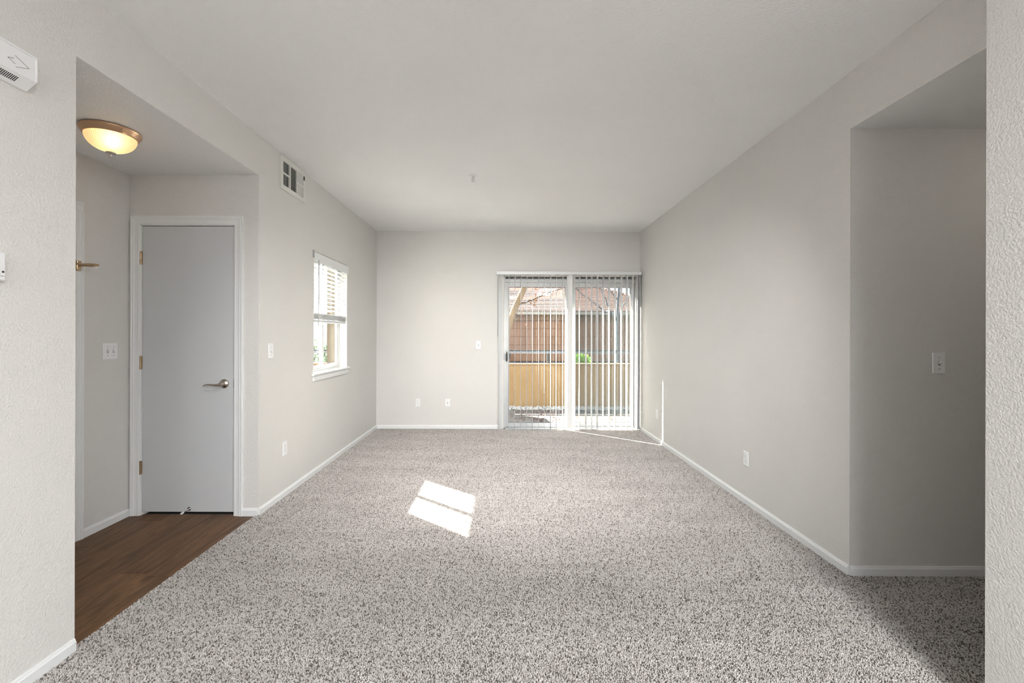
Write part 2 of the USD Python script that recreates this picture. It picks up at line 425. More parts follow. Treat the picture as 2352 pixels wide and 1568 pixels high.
baseboard('baseboard_left', 'y', XL, 1, YA1 + 0.002, YB, 'white baseboard of the left wall')
baseboard('baseboard_left_near', 'y', XL, 1, YR, YA0 - 0.004, 'white baseboard of the near left wall')
baseboard('baseboard_back', 'x', YB, -1, XL + 0.012, SX0 - 0.02, 'white baseboard of the far wall')
baseboard('baseboard_right', 'y', XR, -1, YH + 0.002, YB, 'white baseboard of the right wall')
baseboard('baseboard_hall', 'x', YH, -1, XR + 0.004, 4.2, 'white baseboard of the hall wall')
baseboard('baseboard_right_near', 'y', XN, -1, YR, YN - 0.004, 'white baseboard of the near right wall')
baseboard('baseboard_entry', 'x', YA1, -1, -1.884, XL - 0.004, 'short white baseboard between closet casing and corner')
baseboard('baseboard_entry_left', 'y', XA, 1, 2.915, YA1 - 0.012, 'white baseboard of the entry left wall')

# ---------------------------------------------------------------- carpet pile (real tufts) and plank floor
rng = np.random.default_rng(7)


def carpet_tile(size=0.6, pitch=0.0053, seed=1):
    r = np.random.default_rng(seed)
    n = int(size / pitch)
    gx, gy = np.meshgrid(np.arange(n), np.arange(n), indexing='ij')
    step = size / n
    px = (gx + 0.5 + r.uniform(-0.36, 0.36, gx.shape)) * step
    py = (gy + 0.5 + r.uniform(-0.36, 0.36, gx.shape)) * step
    c = np.stack([px.ravel(), py.ravel()], 1)
    N, S = len(c), 5
    ang = np.arange(S) * 2 * np.pi / S + r.uniform(0, 6.28, (N, 1))
    h = r.uniform(-0.0016, 0.0018, N)
    lean = r.normal(0, 0.0016, (N, 2)) + np.array([0.0008, -0.0004])
    rings = []
    ecc = r.uniform(0.75, 1.25, (N, 1)); eang = r.uniform(0, 3.14, (N, 1))
    for rad, z, l in ((0.0027, -0.009, 0.0), (0.0033, -0.0030, 0.5), (0.0028, 0.0002, 0.9), (0.0012, 0.0018, 1.1)):
        rr = rad * r.uniform(0.72, 1.25, (N, S)) * (1 + (ecc - 1) * np.cos(2 * (ang - eang)))
        x = c[:, :1] + lean[:, :1] * l + rr * np.cos(ang + l * 0.8)
        y = c[:, 1:] + lean[:, 1:] * l + rr * np.sin(ang + l * 0.8)
        zz = np.repeat((z + h * (0 if z < -0.01 else 1))[:, None], S, 1) + r.normal(0, 0.0005, (N, S))
        rings.append(np.stack([x, y, zz], -1))
    V = np.stack(rings, 1).reshape(-1, 3)                      # N, 4 rings, S
    R = len(rings)
    base = []
    for i in range(R - 1):
        for j in range(S):
            k = (j + 1) % S
            a, b, d, e = i * S + j, i * S + k, (i + 1) * S + k, (i + 1) * S + j
            base += [[a, b, d], [a, d, e]]
    t = (R - 1) * S
    base += [[t, t + 1, t + 2], [t, t + 2, t + 3], [t, t + 3, t + 4]]
    base = np.array(base)
    F = (np.arange(N)[:, None, None] * (R * S) + base[None]).reshape(-1, 3)
    tone = np.where(r.random(N) < 0.20, r.uniform(0.0, 0.34, N), r.uniform(0.45, 1.0, N))  # a share of tufts darkened to paint the shade of gaps in the pile
    return trimesh.Trimesh(V, F, process=False), np.repeat(tone, R * S)


pi = UsdGeom.PointInstancer.Define(stage, '/World/carpet')
tag(pi.GetPrim(), 'beige-grey cut pile carpet, shaded gaps painted as dark tufts, covering the living room floor', 'carpet', kind='stuff')
protos = []
for k in range(2):
    tile, tone = carpet_tile(seed=11 + k)
    mp = usdkit.mesh(stage, f'/World/carpet/pile_{"ab"[k]}', tile, M['carpet_yarn'], smooth=True)
    UsdGeom.PrimvarsAPI(mp).CreatePrimvar('tone', Sdf.ValueTypeNames.FloatArray, 'vertex').Set(Vt.FloatArray.FromNumpy(tone.astype(np.float32)))
    protos.append(mp.GetPath())
pi.CreatePrototypesRel().SetTargets(protos)
pos, ori, idx = [], [], []
CX, CY = -1.792, YB - 0.004
for i in range(8):
    for j in range(10):
        q = int(rng.integers(0, 4))
        x, y = CX + 0.6 * i, CY - 0.6 * (j + 1)
        ox, oy = ((0, 0), (0.6, 0), (0.6, 0.6), (0, 0.6))[q]
        if i >= 7 and y > YH:
            continue
        pos.append((x + ox, y + oy, 0.0)); idx.append(int(rng.integers(0, 2)))
        a = q * math.pi / 2
        ori.append(Gf.Quath(math.cos(a / 2), 0, 0, math.sin(a / 2)))
pi.CreatePositionsAttr(Vt.Vec3fArray([Gf.Vec3f(*map(float, p)) for p in pos]))
pi.CreateOrientationsAttr(Vt.QuathArray(ori))
pi.CreateProtoIndicesAttr(Vt.IntArray(idx))

fe = Thing('floor_entry', 'dark brown wood-look plank floor of the entry', None, (-2.25, 2.5, ZF - 0.003), kind='structure')
fe.part('dark_underlay', box(XA - 0.1, CX, 1.7, 3.75, -0.03, -0.0075), 'dark_gap')  # near black, paints in the shade under the closet door
r = random.Random(5)
x = CX - 0.002
col = 0
while x > XA - 0.02:
    w = 0.152
    y = 1.72 + r.uniform(-1.1, -0.1)
    while y < YA1 + 0.03:
        L = 1.22
        y0, y1 = max(y, 1.72), min(y + L, YA1 + 0.03)
        if y1 - y0 > 0.05:
            fe.part('plank', cbox(max(x - w + 0.0008, XA - 0.05), x - 0.0008, y0 + 0.0008, y1 - 0.0008, -0.016, -0.0035 + r.uniform(-0.0003, 0.0003), 0.0012), f'plank_wood_{r.randrange(4)}')
        y += L
    x -= w
    col += 1

# ---------------------------------------------------------------- closet door, casing, entry door
def casing_profile(w=0.062, t=0.016):
    return [(0, 0), (0, t), (w * .12, t), (w * .2, t * .8), (w * .33, t * .85), (w * .42, t * .62), (w * .72, t * .5), (w * .86, t * .56), (w, t * .42), (w, 0)]


def casing_y(x0, x1, z1, yface, zbot):
    """three mitred casing bars on a wall that faces -y; x0, x1, z1 are the inner edges"""
    out = []
    for u_in, sgn in ((x0, -1), (x1, 1)):
        m = prism([(u_in + sgn * (0.062 - u), yface - t) for u, t in casing_profile()], 'z', zbot, z1)
        v = np.array(m.vertices); top = v[:, 2] > z1 - 1e-4
        v[top, 2] += np.abs(v[top, 0] - u_in); m.vertices = v
        out.append(m)
    m = prism([(yface - t, z1 + 0.062 - u) for u, t in casing_profile()], 'x', x0, x1)
    v = np.array(m.vertices); lo = v[:, 0] < (x0 + x1) / 2
    v[:, 0] += np.where(lo, -1, 1) * (v[:, 2] - z1); m.vertices = v
    return out + [m]


t1 = Thing('trim_1', 'white moulded casing around the closet door', None, (-2.28, YA1, 0), kind='structure')
for b in casing_y(-2.624, -1.944, 2.094, YA1, -0.006):
    t1.part('casing', b, 'trim_white')
t1.part('jamb', cat(box(CX0, -2.6165, YA1 - .001, YA1 + T, -0.02, 2.094), box(-1.9475, CX1, YA1 - .001, YA1 + T, -0.02, 2.094), box(CX0, CX1, YA1 - .001, YA1 + T, 2.0895, CZ1)), 'trim_white')

d2 = Thing('door_2', 'flat white closet door in the entry with a satin lever handle', None, (-2.28, YA1 + .02, 0), kind='structure')
d2.part('door_leaf', cbox(-2.6145, -1.9515, YA1 + 0.006, YA1 + 0.041, 0.021, 2.0855, 0.0015), 'door_white')
for zc in (1.855, 1.100, 0.343):
    hp = d2.part('hinge', cat(box(-2.6225, -2.611, YA1 - 0.004, YA1 + 0.004, zc - 0.046, zc + 0.046)), 'hinge_brass')
    for k in range(5):
        za = zc - 0.048 + k * 0.0195
        d2.part('knuckle', cyl((-2.6165, YA1 - 0.006, za), (-2.6165, YA1 - 0.006, za + 0.0185), 0.0066, 12), 'hinge_brass', parent=hp, smooth=40)
HX, HZ = -2.020, 0.949
rose = lathe([(0, 0), (0.033, 0), (0.034, 0.003), (0.031, 0.008), (0.022, 0.012), (0.015, 0.016), (0.0115, 0.034), (0.013, 0.046), (0.0125, 0.052), (0, 0.055)], 40)
rose = rot(rose, 90, [1, 0, 0]); rose = move(rose, (HX, YA1 + 0.006, HZ))
hb = d2.part('lever_handle', rose, 'nickel', smooth=35, label='satin metal lever handle')
lv = spline([(HX, YA1 - 0.040, HZ - 0.002), (HX - 0.03, YA1 - 0.046, HZ - 0.006), (HX - 0.075, YA1 - 0.048, HZ - 0.003), (HX - 0.105, YA1 - 0.046, HZ - 0.005), (HX - 0.122, YA1 - 0.042, HZ - 0.013)], 22)
d2.part('lever', tube(lv, np.linspace(0.0095, 0.0042, 22), 14), 'nickel', parent=hb, smooth=50)
d2.part('latch_plate', box(-1.9512, -1.9455, YA1 + 0.002, YA1 + 0.03, 0.917, 0.982), 'black_plastic')
ds = d2.part('door_stop', cat(cyl((-2.266, YA1 + 0.006, 0.046), (-2.266, YA1 - 0.004, 0.046), 0.013, 20), cyl((-2.266, YA1 + 0.0, 0.046), (-2.266, YA1 - 0.068, 0.043), 0.0046, 14)), 'chrome', label='small metal door stop', smooth=40)
d2.part('rubber_tip', cyl((-2.266, YA1 - 0.066, 0.043), (-2.266, YA1 - 0.082, 0.0425), 0.0078, 16), 'rubber_white', parent=ds, smooth=40)

t2 = Thing('trim_2', 'white casing of the entry door at the left of the alcove', None, (XA, 2.4, 0), kind='structure')
prof = [(XA + t, 2.850 + 0.062 - u) for u, t in casing_profile()]
t2.part('casing', prism(prof, 'z', -0.006, 2.079), 'trim_white')
prof = [(XA + t, 1.98 - 0.062 + u) for u, t in casing_profile()]
t2.part('casing', prism(prof, 'z', -0.006, 2.079), 'trim_white')
prof = [(XA + t, 2.079 + 0.062 - u) for u, t in casing_profile()]
t2.part('casing', prism(prof, 'y', 1.98 - 0.062, 2.85 + 0.062), 'trim_white')
d3 = Thing('door_3', 'white entry door beside the alcove wall', None, (XA - .03, 2.4, 0), kind='structure')
d3.part('door_leaf', cbox(XA - 0.06, XA - 0.012, EY0 + 0.003, EY1 - 0.003, -0.012, EZ1 - 0.003, 0.002), 'door_white')

sg = Thing('security_latch', 'brass swing bar door guard sticking out beside the entry door', 'door guard', (XA + 0.016, 2.862, 1.735))
sg.part('base_plate', cbox(XA + 0.008, XA + 0.021, 2.838, 2.888, 1.704, 1.768, 0.003), 'brass')
sg.part('hinge_post', cat(cyl((XA + 0.026, 2.850, 1.712), (XA + 0.026, 2.850, 1.760), 0.008, 16), box(XA + 0.018, XA + 0.028, 2.842, 2.858, 1.715, 1.757)), 'brass', smooth=40)
u0, uL = XA + 0.026, XA + 0.158
loop = spline([(u0, 2.842, 1.744), (u0 + .06, 2.842, 1.742), (uL - .012, 2.842, 1.739), (uL, 2.850, 1.737), (uL - .012, 2.858, 1.735), (u0 + .06, 2.858, 1.733), (u0, 2.858, 1.731)], 40)
sg.part('swing_bar', tube(loop, 0.0058, 12), 'brass', smooth=50)

# ---------------------------------------------------------------- left window
w1 = Thing('window_1', 'white vinyl sliding window in the left wall', None, (XL - 0.1, 4.69, WZ0), kind='structure')
GX0, GX1 = XL - T + 0.005, XL - 0.085
fr = cut((GX0, GX1, WY0, WY1, WZ0, WZ1), (GX0 - .1, GX1 + .1, WY0 + 0.03, WY1 - 0.03, WZ0 + 0.035, WZ1 - 0.03))
w1.part('window_frame', fr, 'vinyl_white')
def sash(y0, y1, xa, xb, st0, st1):
    return cut((xa, xb, y0, y1, WZ0 + 0.035, WZ1 - 0.03), (xa - .1, xb + .1, y0 + st0, y1 - st1, WZ0 + 0.07, WZ1 - 0.065))
xm = (GX0 + GX1) / 2
s1 = w1.part('sash', sash(4.655, WY1 - 0.03, xm, GX1 - 0.004, 0.042, 0.034), 'vinyl_white')
w1.part('pane', box(xm + 0.008, xm + 0.012, 4.69, WY1 - 0.06, WZ0 + 0.068, WZ1 - 0.06), 'glass', parent=s1)
s2 = w1.part('sash', sash(WY0 + 0.03, 4.700, GX0 + 0.003, xm - 0.002, 0.034, 0.042), 'vinyl_white')
w1.part('pane', box(xm - 0.014, xm - 0.010, WY0 + 0.06, 4.665, WZ0 + 0.068, WZ1 - 0.06), 'glass', parent=s2)
w1.part('latch', cbox(GX1 - 0.004, GX1 + 0.010, 4.668, 4.684, 1.40, 1.47, 0.003), 'vinyl_white')
sl = [(XL - 0.09, WZ0 - 0.004), (XL + 0.0, WZ0 - 0.004), (XL + 0.0, WZ0 + 0.019), (XL - 0.09, WZ0 + 0.019)]
slm = trimesh.util.concatenate([prism([(a, b) for a, b in sl if True], 'y', WY0 + 0.001, WY1 - 0.001)])
w1.part('window_sill', slm, 'sill_gloss')
ear = [(XL + 0.0002, WZ0 - 0.004), (XL + 0.020, WZ0 - 0.004), (XL + 0.028, WZ0 + 0.002), (XL + 0.028, WZ0 + 0.014), (XL + 0.020, WZ0 + 0.019), (XL + 0.0002, WZ0 + 0.019)]
w1.part('sill_nosing', prism(ear, 'y', WY0 - 0.045, WY1 + 0.045), 'trim_white')
w1.part('apron', prism([(XL, WZ0 - 0.055), (XL + 0.012, WZ0 - 0.055), (XL + 0.015, WZ0 - 0.045), (XL + 0.015, WZ0 - 0.012), (XL + 0.022, WZ0 - 0.004), (XL, WZ0 - 0.004)], 'y', WY0 - 0.02, WY1 + 0.02), 'trim_white')

wb = Thing('window_blind', 'white horizontal slat blind half raised over the left window', 'window blind', (XL - 0.03, 4.69, 2.085))
BY0, BY1 = WY0 + 0.012, WY1 - 0.012
wb.part('headrail', cbox(XL - 0.058, XL - 0.006, BY0, BY1, 2.038, 2.083, 0.002), 'vinyl_white')
val = [(XL - 0.004, 1.992), (XL + 0.008, 1.992), (XL + 0.012, 2.002), (XL + 0.012, 2.066), (XL + 0.006, 2.078), (XL - 0.004, 2.078)]
wb.part('valance', prism(val, 'y', WY0 - 0.012, WY1 + 0.012), 'trim_white')
wb.part('end_bracket', cbox(XL + 0.000, XL + 0.012, WY0 - 0.030, WY0 - 0.014, 2.02, 2.09, 0.002), 'grey_button')


def slat(z, tilt):
    u = np.linspace(-0.025, 0.025, 7)
    zz = 0.0035 * (1 - (u / 0.025) ** 2)
    top = [(a, b + 0.0013) for a, b in zip(u, zz)]
    bot = [(a, b - 0.0013) for a, b in zip(u[::-1], zz[::-1])]
    pr = top + bot
    c, s = math.cos(tilt), math.sin(tilt)
    pr = [(XL - 0.033 + a * c - b * s, z + a * s + b * c) for a, b in pr]
    return prism(pr, 'y', BY0 + 0.004, BY1 - 0.004)


zt = 2.020
k = 0
while zt > 1.515:
    wb.part('slat', slat(zt, math.radians(7 + (k % 3 - 1) * 0.8)), 'vinyl_white')
    zt -= 0.0425
    k += 1
zt = 1.505
while zt > 1.452:
    wb.part('slat', slat(zt, 0.0), 'vinyl_white')
    zt -= 0.0058
wb.part('bottom_rail', cbox(XL - 0.058, XL - 0.008, BY0 + 0.004, BY1 - 0.004, 1.424, 1.445, 0.004), 'vinyl_white')
for yy in (BY0 + 0.13, (BY0 + BY1) / 2, BY1 - 0.13):
    for xx in (XL - 0.0075, XL - 0.0585):
        wb.part('ladder_cord', box(xx - 0.0008, xx + 0.0008, yy - 0.0012, yy + 0.0012, 1.44, 2.04), 'rubber_white')
wb.part('wand', cyl((XL + 0.018, BY0 + 0.055, 2.01), (XL + 0.016, BY0 + 0.055, 1.385), 0.0042, 8), 'grey_button', label='grey tilt wand')

# ---------------------------------------------------------------- sliding glass door and vertical blind
FY0, FY1 = YB + 0.105, YB + 0.205
d1 = Thing('door_1', 'white framed sliding glass door to the patio', None, (0.94, FY0, 0), kind='structure')
for nm, b in (('frame_jamb', (SX0, SX0 + 0.024, FY0, FY1, -0.03, SZ1)), ('frame_jamb', (SX1 - 0.024, SX1, FY0, FY1, -0.03, SZ1)), ('frame_head', (SX0 + .024, SX1 - .024, FY0, FY1, 2.052, 2.098)), ('head_filler', (SX0 + .024, SX1 - .024, FY1 - 0.02, FY1, 2.098, SZ1)), ('track', (SX0 + .024, SX1 - .024, YB + 0.01, FY1 + 0.03, -0.03, -0.004))):
    d1.part(nm, cbox(*b, 0.002), 'alu_white')
for yy in (FY0 + 0.022, FY0 + 0.068):
    d1.part('track_rib', box(SX0 + .024, SX1 - .024, yy - 0.002, yy + 0.002, -0.004, 0.008), 'alu_white')


def panel(x0, x1, y0, y1, sl_, sr_, z0=0.010, z1=2.050, bot=0.052, top=0.064):
    a = d1.part('sash', cut((x0, x1, y0, y1, z0, z1), (x0 + sl_, x1 - sr_, y0 - .1, y1 + .1, z0 + bot, z1 - top)), 'alu_white')
    ym = (y0 + y1) / 2
    d1.part('pane', box(x0 + sl_ - .006, x1 - sr_ + .006, ym - .003, ym + .003, z0 + bot - .006, z1 - top + .006), 'glass', parent=a)
    d1.part('weatherstrip', cut((x0 + sl_, x1 - sr_, ym - .006, ym + .006, z0 + bot, z1 - top), (x0 + sl_ + .003, x1 - sr_ - .003, ym - .1, ym + .1, z0 + bot + .003, z1 - top - .003)), 'slot_dark', parent=a)
    return a


panel(0.024, 0.946, FY0 + 0.004, FY0 + 0.040, 0.044, 0.078)
panel(0.944, 1.846, FY0 + 0.050, FY0 + 0.086, 0.079, 0.042)
d1.part('weatherstrip', box(1.846, 1.857, FY0 + 0.052, FY0 + 0.09, 0.01, 2.05), 'dark_gap')
h = d1.part('door_handle', cat(cbox(0.031, 0.058, FY0 - 0.030, FY0 + 0.004, 0.952, 1.046, 0.004), box(0.036, 0.052, FY0 - 0.001, FY0 + 0.006, 0.93, 1.07)), 'black_plastic', label='black pull handle')
d1.part('outer_handle', cbox(0.072, 0.098, FY0 + 0.044, FY0 + 0.075, 0.958, 1.046, 0.004), 'black_plastic')
d1.part('screen_frame', cut((0.944, 1.846, FY1 - 0.012, FY1 - 0.002, 0.010, 2.05), (0.974, 1.816, FY1 - .1, FY1 + .1, 0.05, 2.01)), 'alu_white')
d1.part('insect_screen', box(0.970, 1.820, FY1 - 0.008, FY1 - 0.0075, 0.046, 2.014), 'insect_mesh')

vb = Thing('vertical_blind', 'white vertical blind with open vanes across the sliding glass door', 'vertical blind', (0.9, 6.255, 2.15))
vb.part('headrail', cbox(-0.100, XR - 0.006, 6.208, YB - 0.028, 2.131, 2.176, 0.003), 'vinyl_white')
for xx in (-0.02, 0.9, 1.8):
    vb.part('wall_bracket', box(xx - .02, xx + .02, 6.24, YB + 0.0005, 2.174, 2.179), 'alu_white')


def vane(xc, ang, w=0.089, sag=0.005, z0=0.012, z1=2.135, rr=None):
    """ang 90 = edge on to the room, 0 = flat against the door"""
    u = np.linspace(-w / 2, w / 2, 7)
    s = sag * (1 - (2 * u / w) ** 2)
    pr = [(a, b + 0.0006) for a, b in zip(u, s)] + [(a, b - 0.0006) for a, b in zip(u[::-1], s[::-1])]
    a = math.radians(ang)
    pr = [(xc + p * math.cos(a) - q * math.sin(a), 6.256 + p * math.sin(a) + q * math.cos(a)) for p, q in pr]
    return prism(pr, 'z', z0, z1)


rv = random.Random(3)
VL = [0.075, 0.155, 0.2376, 0.318, 0.398, 0.4807, 0.561, 0.6453, 0.7243]
VR = [1.040, 1.1307, 1.2085, 1.287, 1.3677, 1.448, 1.5288, 1.615, 1.6915, 1.7717]
for x in VL:
    vb.part('vane', vane(x, 90 + rv.uniform(-3.0, 3.0)), 'vane_white')
for x in VR:
    vb.part('vane', vane(x, 92 + rv.uniform(-2.5, 2.5)), 'vane_white')
for x, a in ((-0.047, 56), (0.812, 90), (0.905, 146), (0.968, 62), (1.852, 60), (1.826, 75), (1.868, 82)):
    vb.part('vane', vane(x, a), 'vane_white')
vb.part('wand', cyl((-0.083, 6.203, 2.135), (-0.083, 6.203, 1.285), 0.004, 8), 'grey_button', label='thin grey control wand')

# ---------------------------------------------------------------- plates, switches, outlets (local frame: faces -y)
def plate(t, w, h):
    t.part('cover_plate', cbox(-w / 2, w / 2, -0.0065, 0.0, -h / 2, h / 2, 0.0035), 'plate_white', local=True)


def toggle(t, x=0.0):
    t.part('toggle_frame', cbox(x - 0.006, x + 0.006, -0.0072, -0.006, -0.0125, 0.0125, 0.0005), 'grey_button', local=True)
    tg = rot(cbox(x - 0.0042, x + 0.0042, -0.019, -0.004, -0.005, 0.005, 0.0015), -24, [1, 0, 0])
    t.part('toggle', tg, 'plate_white', local=True)
    for z in (0.030, -0.030):
        t.part('screw', cyl((x, -0.0064, z), (x, -0.0078, z), 0.0030, 10), 'grey_button', local=True)


def duplex(t):
    for z in (0.0195, -0.0195):
        o = t.part('socket', cbox(-0.0165, 0.0165, -0.0085, -0.005, z - 0.0135, z + 0.0135, 0.002), 'plate_white', local=True)
        t.part('slot', cat(box(-0.0075, -0.0055, -0.0092, -0.008, z - 0.001, z + 0.008), box(0.0055, 0.0075, -0.0092, -0.008, z, z + 0.007), box(-0.002, 0.002, -0.0092, -0.008, z - 0.009, z - 0.005)), 'grey_button', parent=o, local=True)
    t.part('screw', cyl((0, -0.0064, 0), (0, -0.0078, 0), 0.0028, 10), 'grey_button', local=True)


def wall_thing(name, label, c, loc, rz, kind):
    t = Thing(name, label, c, loc, rz)
    if kind == 'switch':
        plate(t, 0.070, 0.115); toggle(t)
    elif kind == 'double':
        plate(t, 0.116, 0.115); toggle(t, -0.023); toggle(t, 0.023)
    elif kind == 'outlet':
        plate(t, 0.070, 0.115); duplex(t)
    elif kind == 'coax':
        plate(t, 0.070, 0.115)
        t.part('connector', cat(cyl((0, -0.006, 0), (0, -0.009, 0), 0.0075, 6), cyl((0, -0.006, 0), (0, -0.017, 0), 0.0047, 14)), 'hinge_brass', local=True)
        for z in (0.040, -0.040):
            t.part('screw', cyl((0, -0.0064, z), (0, -0.0082, z), 0.0036, 10), 'grey_button', local=True)
    elif kind == 'blank':
        plate(t, 0.070, 0.115)
        for z in (0.042, -0.042):
            t.part('screw', cyl((0, -0.0064, z), (0, -0.0078, z), 0.0030, 10), 'plate_white', local=True)
    return t


wall_thing('light_switch', 'white single light switch on the left wall beside the entry opening', 'light switch', (XL, 3.451, 1.180), 90, 'switch')
wall_thing('light_switch', 'white single light switch on the far wall, left of the vertical blind', 'light switch', (-0.352, YB, 1.166), 0, 'switch')
wall_thing('light_switch', 'white single light switch on the shaded hall wall at right', 'light switch', (2.372, YH, 1.158), 0, 'switch')
wall_thing('double_switch', 'white double light switch in the entry alcove, left of the closet door', 'light switch', (XA, 3.118, 1.188), 90, 'double')
wall_thing('wall_outlet', 'white wall outlet low on the left wall', 'outlet', (XL, 3.677, 0.386), 90, 'outlet')
wall_thing('wall_outlet', 'white wall outlet low on the far wall, left of the cable plate', 'outlet', (-1.190, YB, 0.362), 0, 'outlet')
wall_thing('wall_outlet', 'white wall outlet low on the right wall, the nearer of two plates', 'outlet', (XR, 3.538, 0.349), -90, 'outlet')
wall_thing('cable_plate', 'white cable socket plate with three dark dots on the far wall', 'wall plate', (-0.778, YB, 0.362), 0, 'coax')
wall_thing('blank_plate', 'pale blank wall plate low on the right wall beside the vertical blind', 'wall plate', (XR, 5.595, 0.340), -90, 'blank')

# thermostat and door chime on the near left wall
th = Thing('thermostat', 'white thermostat at the left edge, on the near left wall', 'thermostat', (XL, 1.53, 1.535))
th.part('housing', cbox(XL, XL + 0.026, 1.462, 1.594, 1.490, 1.590, 0.004), 'plate_white')
th.part('display', box(XL + 0.0255, XL + 0.0268, 1.49, 1.565, 1.545, 1.575), 'grey_button')
th.part('sensor_dot', cyl((XL + 0.0255, 1.584, 1.521), (XL + 0.0275, 1.584, 1.521), 0.0035, 12), 'black_plastic')
th.part('slider_slot', box(XL + 0.0255, XL + 0.0268, 1.50, 1.588, 1.505, 1.5075), 'grey_button')

ch = Thing('door_chime', 'white slotted door chime box high on the near left wall', 'door chime', (XL, 1.5, 2.27))
CXF, CYE = XL + 0.050, 1.674
body = [(XL, 2.318), (CXF - 0.004, 2.318), (CXF, 2.314), (CXF, 2.228), (XL + 0.012, 2.196), (XL, 2.196)]
ch.part('housing', prism(body, 'y', 1.30, CYE), 'plate_white')
ch.part('raised_lip', prism([(CXF - 0.004, 2.3186), (CXF + 0.003, 2.3186), (CXF + 0.003, 2.312), (CXF, 2.310), (CXF - 0.004, 2.310)], 'y', 1.2995, CYE + 0.0005), 'plate_white')
ch.part('end_lip', prism([(CXF - 0.004, CYE), (CXF + 0.003, CYE), (CXF + 0.003, CYE - 0.004), (CXF, CYE - 0.006), (CXF - 0.004, CYE - 0.006)], 'z', 2.228, 2.3099), 'plate_white')


def chime_pt(u, v):
    """pixel of the engraved mark, read off the front plate of the box"""
    y = FPX * CXF / (u - 1157.0)
    y = abs(y)
    return y, CAM_Z + (769.0 - v) * y / FPX


def stroke(a, b, w=0.0016):
    (ya, za), (yb, zb) = a, b
    d = np.array([yb - ya, zb - za]); L = np.linalg.norm(d); d /= L; n = np.array([-d[1], d[0]]) * w / 2
    P = [np.array([ya, za]) + n, np.array([yb, zb]) + n, np.array([yb, zb]) - n, np.array([ya, za]) - n]
    return prism([tuple(p) for p in P], 'x', CXF - 0.0008, CXF + 0.0008)


mark = [((16.1, 133.6), (30.4, 136.4)), ((16.1, 133.6), (33.0, 149.6)), ((33.0, 130.4), (65.6, 161.3)), ((34.4, 156.3), (65.6, 161.3))]
ch.part('arrow_mark', cat(*[stroke(chime_pt(*a), chime_pt(*b)) for a, b in mark]), 'emboss_grey', label='thin open arrow emblem moulded into the front')
sd = np.array([CXF - (XL + 0.012), 2.228 - 2.196]); sd /= np.linalg.norm(sd)
nn = np.array([sd[1], -sd[0]])
c0 = np.array([XL + 0.012, 2.196])
for k in range(38):
    y = 1.618 - k * 0.0060
    a, b = c0 + sd * 0.014, c0 + sd * 0.036
    pr = [tuple(a + nn * 0.0006), tuple(b + nn * 0.0006), tuple(b - nn * 0.002), tuple(a - nn * 0.002)]
    m = prism(pr, 'y', y, y + 0.0030)
    ch.part('slot', m, 'slot_dark')

# ---------------------------------------------------------------- air register
av = Thing('air_register', 'white metal air register high on the left wall under the ceiling', 'air vent', (XL, 3.8, 2.6))
VY0, VY1, VZ0, VZ1 = 3.590, 4.020, 2.462, 2.728
cols = [(3.622, 3.735), (3.750, 3.862), (3.877, 3.985)]
zc0, zc1, zmid = 2.500, 2.690, 2.595
holes = [(XL - .1, XL + .1, cols[0][0], cols[0][1], zc0, zmid - .006), (XL - .1, XL + .1, cols[0][0], cols[0][1], zmid + .006, zc1), (XL - .1, XL + .1, cols[1][0], cols[1][1], zc0, zc1),
         (XL - .1, XL + .1, cols[2][0], cols[2][1], zc0, zmid - .006), (XL - .1, XL + .1, cols[2][0], cols[2][1], zmid + .006, zc1)]
av.part('face_frame', cut((XL + 0.0005, XL + 0.012, VY0, VY1, VZ0, VZ1), *holes), 'vent_metal')
av.part('duct_shade', box(XL + 0.0003, XL + 0.0012, VY0 + 0.02, VY1 - 0.02, VZ0 + 0.02, VZ1 - 0.02), 'duct_dark')  # flat dark sheet painted in for the shade inside the duct
for k in range(14):
    z = zc0 + 0.007 + k * (zc1 - zc0 - 0.006) / 14
    b = box(XL + 0.0016, XL + 0.0105, cols[1][0], cols[1][1], z - 0.0008, z + 0.0008)
    av.part('louver', rot(b, 30, [0, 1, 0], (XL + 0.006, 0, z)), 'vent_metal')
for ci, (c, ang) in enumerate(((cols[0], -42), (cols[2], 42))):
    for (za, zb) in ((zc0, zmid - .006), (zmid + .006, zc1)):
        nb = 5 if ci == 0 else 8
        for k in range(nb):
            y = c[0] + 0.010 + k * (c[1] - c[0] - 0.006) / nb
            b = box(XL + 0.0012, XL + 0.0112, y - 0.0006, y + 0.0006, za, zb)
            av.part('louver', rot(b, ang, [0, 0, 1], (XL + 0.006, y, 0)), 'vent_metal')
av.part('damper_lever', cbox(XL + 0.010, XL + 0.020, 3.988, 3.996, 2.655, 2.690, 0.001), 'slot_dark')

# ---------------------------------------------------------------- sprinkler head
SPX, SPY = -0.279, 4.10
sp = Thing('sprinkler_head', 'small chrome fire sprinkler head on the ceiling', 'sprinkler', (SPX, SPY, ZC))
sp.part('escutcheon', move(lathe([(0.0, 0.0), (0.036, 0.0), (0.036, -0.002), (0.030, -0.006), (0.012, -0.008), (0, -0.008)][::-1], 36), (SPX, SPY, ZC)), 'plate_white', smooth=35)
sp.part('body', cat(cyl((SPX, SPY, ZC - 0.006), (SPX, SPY, ZC - 0.020), 0.0105, 6), cyl((SPX, SPY, ZC - 0.018), (SPX, SPY, ZC - 0.024), 0.008, 16)), 'chrome')
for s in (-1, 1):
    sp.part('frame_arm', tube(spline([(SPX + s * 0.007, SPY, ZC - 0.022), (SPX + s * 0.0135, SPY, ZC - 0.032), (SPX + s * 0.0125, SPY, ZC - 0.043), (SPX + s * 0.003, SPY, ZC - 0.053)], 14), 0.0021, 8), 'chrome', smooth=40)
sp.part('glass_bulb', cyl((SPX, SPY, ZC - 0.024), (SPX, SPY, ZC - 0.052), 0.0022, 10), 'emboss_grey')
